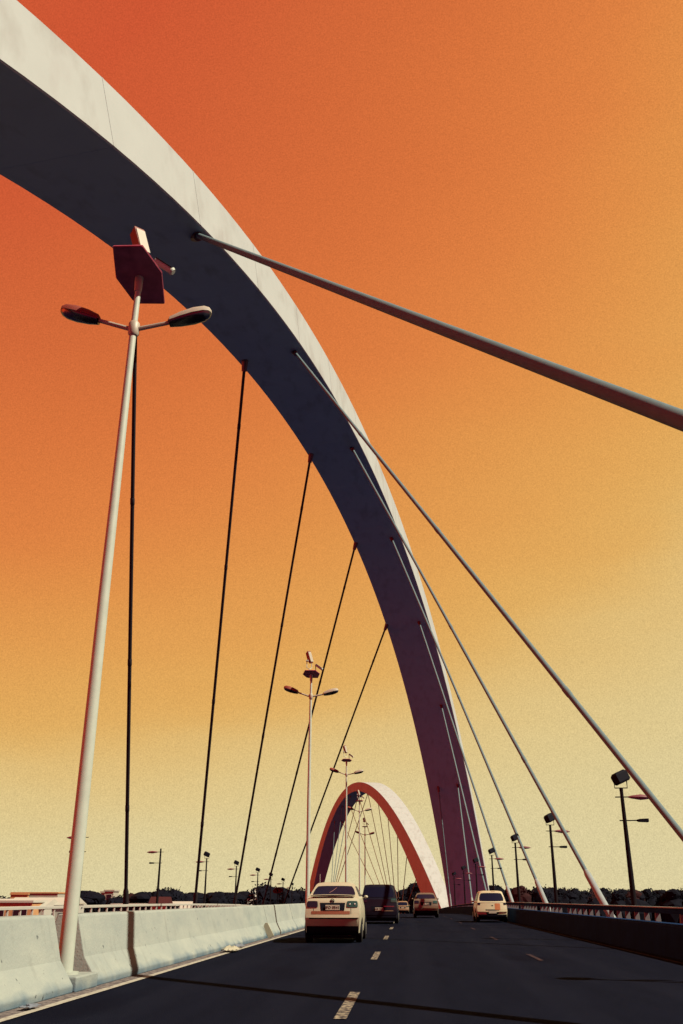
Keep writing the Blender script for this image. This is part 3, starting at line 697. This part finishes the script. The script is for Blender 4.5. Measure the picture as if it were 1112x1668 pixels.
# 4 small far car
t, patch, ry, body, cabin, q = make_car('hatchback_car', 1.65, 3.9, 1.50, M_carS, 'hatch', dict(z=(.80, .98), x=(.55, .95), L=M_green, R=M_green, plate_z=.72), None)
patch('bumper', -q['hw']*.93, q['hw']*.93, .42, .56, .035, M_carS, t, th=.05, nx=12)
place(t, 0.15, 128, 'tiny distant hatchback between the black minivan and the bronze sedan')
# 5 ivory hatch
t, patch, ry, body, cabin, q = make_car('hatchback_car', 1.70, 3.9, 1.60, M_carY, 'hatch', dict(z=(.88, 1.02), x=(.74, .92), L=M_dkred, R=M_black, plate_z=.52), None)
patch('bumper', -q['hw']*.93, q['hw']*.93, .52, .59, .035, M_carY, t, th=.05, nx=12)
patch('orange_panel', q['hw']*.18, q['hw']*.52, .63, .95, .008, M_carO, t)
patch('lower_grille', -q['hw']*.35, q['hw']*.30, .26, .50, .03, M_black, t)
patch('badge', -.02, .05, .82, .87, .012, M_black, t)
bl = MB(); bl.box(.02, .22, .46, .50, 1.52, 1.56); bl.build('brake_light', M_brown, t, smooth=False)
place(t, 4.55, 55, 'ivory hatchback with an orange panel in the right lane')

# ------------------------------------------------------------ small things by the barrier
def crumple(name, w, l, h, mt, seed, n=7):
    rr = random.Random(seed); vs = []; fs = []
    for j in range(n+1):
        for i in range(n+1):
            u = i/n-.5; v = j/n-.5; k = 1-2.4*max(abs(u), abs(v))**2
            vs.append((u*w+rr.uniform(-.02, .02), v*l+rr.uniform(-.02, .02), .006+max(0, h*k*rr.uniform(.3, 1.1))))
    for j in range(n):
        for i in range(n): a = j*(n+1)+i; fs.append((a, a+1, a+n+2, a+n+1))
    m = MB(); m.add(vs, fs); o = m.build(name, mt, smooth=False)
    s = o.modifiers.new('thickness', 'SOLIDIFY'); s.thickness = .004; return o
o = crumple('crumpled_carton', .36, .9, .13, M_card, 5); o.location = (-4.36, 24.6, .02); tag(o, 'pale crumpled carton lying at the foot of the median barrier', 'litter')
o = crumple('plastic_scrap', .22, .7, .08, M_bag, 8); o.location = (-4.5, 26.6, .02); tag(o, 'small blue grey plastic scrap behind the crumpled carton', 'litter')
o = crumple('rag', .14, .35, .04, M_bag, 11); o.location = (-4.45, 11.9, .02); tag(o, 'dark flat rag on the edge line near the big lamp post', 'litter')
m = MB(); m.prism([(-.10, 0), (.10, 0), (.09, .46), (.02, .50), (-.08, .45)], 0, .04)
o = m.build('plank', M_card, smooth=False, bevel=.006); o.matrix_world = Matrix.Translation((-4.50, 32.9, .03)) @ Matrix.Rotation(R(-8), 4, 'Z') @ Matrix.Rotation(R(-32), 4, 'Y') @ Matrix.Rotation(R(80), 4, 'X') 
tag(o, 'short pale plank leaning against the median barrier', 'plank')
t = thing('junction_box', (-5.25, 15.45, .985)); tag(t, 'small cream junction box on top of the barrier right of the big lamp post', 'box')
m = MB(); m.box(-.10, .10, -.12, .12, 0, .13); m.build('case', M_railW, t, smooth=False, bevel=.01)
m = MB(); m.box(-.115, .115, -.135, .135, .133, .15); m.build('lid', M_housing, t, smooth=False); m = MB(); m.tube([(.104, 0, .08), (.12, 0, .08)], .01, 6); m.build('latch', M_black, t)
# round dish on a mast at the left railing
dl = D(-17.6, 143, 0); t = thing('dish_antenna', dl); tag(t, 'round reddish dish on a short mast beside the lowest dark cable', 'dish')
m = MB(); prof = [(0, 0), (.3, .03), (.55, .12), (.72, .25), (.74, .27), (.55, .16), (.3, .07), (.0, .04)]
n = 20; vs = []; fs = []
for r_, z_ in prof:
    for k in range(n): vs.append((r_*math.cos(2*math.pi*k/n), r_*math.sin(2*math.pi*k/n), z_))
for i in range(len(prof)-1):
    for k in range(n): fs.append((i*n+k, i*n+(k+1) % n, (i+1)*n+(k+1) % n, (i+1)*n+k))
Mx = Matrix.Translation((0, 0, 3.4)) @ Matrix.Rotation(R(150), 4, 'X') @ Matrix.Rotation(R(12), 4, 'Y')
m.add([Mx @ Vector(v) for v in vs], fs); m.build('reflector', M_flred, t)
m = MB(); m.tube([(0, 0, 0), (0, 0, 3.3)], .06, 8); m.build('mast', M_lampD, t)

# ------------------------------------------------------------ trees
def crown_mesh(mb, c, r, rng, leaves=160, ls=.9, blobs=6):
    for k in range(blobs):
        a = rng.uniform(0, 6.28); q = rng.uniform(0, .5)
        mb.blob((c[0]+r[0]*q*math.cos(a), c[1]+r[1]*q*math.sin(a), c[2]+r[2]*rng.uniform(-.35, .4)), (r[0]*rng.uniform(.46, .66), r[1]*rng.uniform(.46, .66), r[2]*rng.uniform(.42, .62)), 2, .14, rng)
    for k in range(leaves):
        d = Vector((rng.gauss(0, 1), rng.gauss(0, 1), rng.gauss(0, 1))).normalized(); q = rng.uniform(.55, .92)
        p = Vector((c[0]+d.x*r[0]*q, c[1]+d.y*r[1]*q, c[2]+d.z*r[2]*q))
        a = Vector((rng.gauss(0, 1), rng.gauss(0, 1), rng.gauss(0, 1))).normalized(); b = a.orthogonal().normalized(); s = ls*rng.uniform(.5, 1.1)
        mb.add([p-a*s*.5, p+b*s*.35, p+a*s*.5, p-b*s*.35], [(0, 1, 2, 3)])
def make_tree(kind, seed):
    rng = random.Random(seed); t = thing(kind)
    H = 13.5
    tr = MB(); tr.tube([(0, 0, 0), (.1, .1, H*.3), (0, 0, H*.6)], [.45, .32, .16], 8)
    for k in range(5):
        a = rng.uniform(0, 6.28); tr.tube([(0, 0, H*.3+k*.4), (2.2*math.cos(a), 2.2*math.sin(a), H*.55+k*.3), (3.4*math.cos(a), 3.4*math.sin(a), H*.7)], [.2, .12, .05], 6)
    tr.build('trunk', M_trunk, t)
    c = MB(); W_ = {'round_tree': (5.2, 5.2, 4.4), 'umbrella_tree': (6.4, 6.4, 3.2), 'bushy_tree': (6.5, 6.5, 5.8)}[kind]
    crown_mesh(c, (0, 0, H-W_[2]), W_, rng, 520, .95, 10)
    c.build('crown', M_leafR if seed % 4 == 3 else M_leaf, t, smooth=False)
    return t
GZ = -9
def at_px(px, dist):  # position on the ground at a bearing read as photo x
    a = math.atan((px-556)/1623.0) - R(3.84); return dist*math.sin(a), dist*math.cos(a)
protos = {('round_tree', 1): None, ('umbrella_tree', 2): None, ('bushy_tree', 5): None, ('round_tree', 3): None}
spots = [  # px, dist, scale, (kind, seed), label
    (85, 330, .80, ('round_tree', 3), 'russet round tree above the white roofs left of the big lamp post'),
    (98, 345, .78, ('round_tree', 3), 'second russet tree touching the left side of the big lamp post'),
    (143, 300, 1.0, ('umbrella_tree', 2), 'dark umbrella shaped tree just right of the big lamp post'),
    (162, 330, .86, ('round_tree', 1), 'small dark tree left of the two pale towers'),
    (190, 310, .95, ('bushy_tree', 5), 'dark tree between the pale towers and the first dark cable'),
    (214, 320, .95, ('round_tree', 3), 'russet dark tree right of the first dark cable'),
    (238, 300, .98, ('umbrella_tree', 2), 'low dark umbrella tree above the long white roof'),
    (262, 300, 1.12, ('bushy_tree', 5), 'tall dark bushy tree behind the plain crossbar lamp'),
    (283, 305, 1.12, ('bushy_tree', 5), 'tall dark bushy tree right of the plain crossbar lamp'),
    (303, 320, .96, ('round_tree', 1), 'dark round tree left of the second dark cable'),
    (318, 330, .97, ('umbrella_tree', 2), 'dark flat topped tree behind the second dark cable'),
    (345, 330, .97, ('umbrella_tree', 2), 'dark flat topped tree right of the left side lamp with flood lamp'),
    (358, 310, 1.0, ('round_tree', 1), 'dark round ball shaped tree standing alone between flat topped trees'),
    (377, 330, .97, ('umbrella_tree', 2), 'dark flat topped tree above a white band, left of the third dark cable'),
    (400, 340, 1.0, ('umbrella_tree', 2), 'dark flat topped tree behind the third dark cable'),
    (428, 290, 1.22, ('bushy_tree', 5), 'large dark tree left of the brown left side lamp'),
    (449, 330, 1.1, ('umbrella_tree', 2), 'dark spreading tree behind the brown left side lamp'),
    (470, 300, 1.12, ('bushy_tree', 5), 'dark bushy tree below the round dish'),
    (492, 320, 1.12, ('bushy_tree', 5), 'dark tree left of the second tall lamp post'),
    (806, 330, 1.16, ('round_tree', 1), 'dark round tree right of the arch leg, behind a side lamp'),
    (850, 380, 1.16, ('round_tree', 3), 'russet topped tree behind the third side lamp on the right'),
    (884, 380, 1.22, ('bushy_tree', 5), 'dark tree rising above the right tree line beside a cable'),
    (662, 470, 1.22, ('bushy_tree', 5), 'dark tree mass left of the bronze sedan, under the distant arch'),
    (684, 450, 1.45, ('bushy_tree', 5), 'tall dark tree left of the red foot of the distant arch'),
    (640, 480, 1.15, ('bushy_tree', 5), 'dark tree behind the black minivan, under the distant arch'),
]
for px, dist, sc, key, lab in spots:
    if protos[key] is None: o = protos[key] = make_tree(*key)
    else: o = copy_tree(protos[key])
    x, y = at_px(px, dist); o.location = (x, y, GZ-.2); s = sc
    o.scale = (s*.80, s*.80, s*(11.5+dist*0.0045)/13.5*1.0); o.rotation_euler.z = random.uniform(0, 6.28)
    tag(o, lab, 'tree', 'trees on the far shore')
# the wood on the right and at the centre, one mass
rng = random.Random(21); mb = MB()
def wood(px0, px1, d0, d1, hgt, step):
    px = px0
    while px < px1:
        d = rng.uniform(d0, d1); x, y = at_px(px, d); r = rng.uniform(3.2, 5.0); h = hgt*rng.uniform(.9, 1.05)
        mb.cur = 1 if rng.random() < .12 else 0
        crown_mesh(mb, (x, y, GZ+h-r*.9), (r, r, r*.9), rng, 170, 1.1, 3)
        mb.cur = 0; mb.blob((x, y, GZ+h*.35), (r*1.3, r*1.3, h*.45), 2, .1, rng)
        px += step*rng.uniform(.7, 1.3)
wood(770, 1190, 400, 430, 14.2, 5.5); wood(1190, 1800, 380, 420, 14, 8)
wood(-420, 520, 420, 470, 11.3, 9); wood(520, 720, 560, 600, 13, 9)
o = mb.build('distant_wood', [M_leaf, M_leafR], smooth=False); tag(o, 'dark far-off belt of trees along the shore behind the bridge', 'wood', kind='stuff')
# shrub over the barrier, its sky gaps and sunlit leaves painted as pale leaves
x, y = at_px(411, 120); t = thing('lit_shrub', (x, y, -2.6)); tag(t, 'shrub with pale painted sky gaps and sunlit leaves showing over the median barrier', 'shrub')
m = MB(); m.tube([(0, 0, -6.4), (.1, 0, 2), (.1, 0, 4.6)], [.10, .06, .03], 6); m.build('stem', M_trunk, t)
rr = random.Random(4); m = MB(); m2 = MB()
for k in range(70):
    z = rr.uniform(1.9, 4.9); w_ = .25+.5*(1-abs(z-3.0)/2.2); p = Vector((rr.uniform(-w_, w_), rr.uniform(-w_, w_), z)); a = Vector((rr.gauss(0, 1), rr.gauss(0, 1), rr.gauss(0, 1))).normalized(); b = a.orthogonal().normalized(); s = rr.uniform(.28, .5)
    (m if k % 2 else m2).add([p-a*s*.5, p+b*s*.3, p+a*s*.5, p-b*s*.3], [(0, 1, 2, 3)])
m.build('lit_leaves', M_leafP, t, smooth=False); m2.build('dark_leaves', M_leaf, t, smooth=False)

# ------------------------------------------------------------ buildings on the left shore
def building(name, px, dist, w, d, z0, z1, mw, label, roof='flat', mroof=None, wins=(3, 2), rz=0):
    x, y = at_px(px, dist); t = thing(name, (x, y, GZ), rz); tag(t, label, 'building')
    h0, h1 = z0-GZ, z1-GZ
    m = MB(); m.box(-w/2, w/2, -d/2, d/2, 0, h1); m.build('wall', mw, t, smooth=False)
    mr = mroof or mw; m = MB()
    if roof == 'flat': m.box(-w/2-.3, w/2+.3, -d/2-.3, d/2+.3, h1+.003, h1+.5)
    elif roof == 'pitch': m.loft([[Vector((sx, -d/2-.6, h1+.003)), Vector((sx, d/2+.6, h1+.003)), Vector((sx, 0, h1+1.8))] for sx in (-w/2-.6, w/2+.6)])
    m.build('roof', mr, t, smooth=False)
    nx, nz = wins
    for j in range(nz):
        for i in range(nx):
            cx = -w/2+w*(i+.5)/nx; ww = w/nx*.62; hh = (h1)/max(nz, 1)*.5; cz = h1*(j+.55)/nz
            q = MB(); q.box(cx-ww/2, cx+ww/2, -d/2-.06, -d/2+.05, cz-hh/2, cz+hh/2); f = q.build('window', M_railW, t, smooth=False)
            q = MB(); q.box(cx-ww/2+.12, cx+ww/2-.12, -d/2-.075, -d/2-.03, cz-hh/2+.12, cz+hh/2-.12); q.build('pane', M_win, f, smooth=False)
    return t
building('shed_building', 10, 260, 17, 9, 0, 0.3, M_bO, 'low dark shed with pink trim at the left border', 'flat', M_roofW, (3, 2))
building('market_hall', 41, 265, 14, 12, 0, -.6, M_roofW, 'low white hall with dark openings left of the big lamp post', 'pitch', M_roofW, (2, 2))
building('market_hall', 77, 270, 16, 12, 0, -.3, M_roofW, 'white roofed hall touching the big lamp post', 'pitch', M_roofW, (5, 1))
building('tower_building', 36, 420, 7, 7, 0, 2.6, M_bO, 'small orange block far behind the white halls', 'flat', M_bO, (0, 0))
building('tower_building', 62, 420, 19, 9, 0, 3.1, M_bW, 'wide cream block with an orange roof edge far behind the white halls', 'flat', M_bO, (3, 2))
building('tower_building', 174, 350, 2.6, 6, 0, 3.0, M_bW, 'left one of the two narrow pale towers', 'flat', M_bW, (0, 0))
building('tower_building', 181, 340, 3.0, 6, 0, 3.4, M_bW, 'right, taller one of the two narrow pale towers', 'flat', M_bW, (1, 3))
building('long_shed', 238, 230, 14, 5, 0, -.3, M_shed, 'long low shed with white roof strip under the umbrella tree', 'flat', M_roofW, (5, 1))
building('red_hut', 262, 228, 3.4, 4, 0, -.2, M_bO, 'small red hut right of the long low shed', 'pitch', M_roofR, (1, 1))
building('white_house', 296, 240, 5, 5, 0, -1.2, M_bW, 'little white house left of the second dark cable', 'pitch', M_roofW, (2, 1))
for px, lab in ((327, 'kiosk with white flat roof right of the second dark cable'), (347, 'kiosk with white flat roof beside the left side lamp'), (374, 'kiosk with white flat roof between the ball tree and the third cable')):
    building('kiosk', px, 250, 4.2, 4, 0, -.6, M_roofR, lab, 'flat', M_roofW, (2, 1))
bpy.context.view_layer.update()
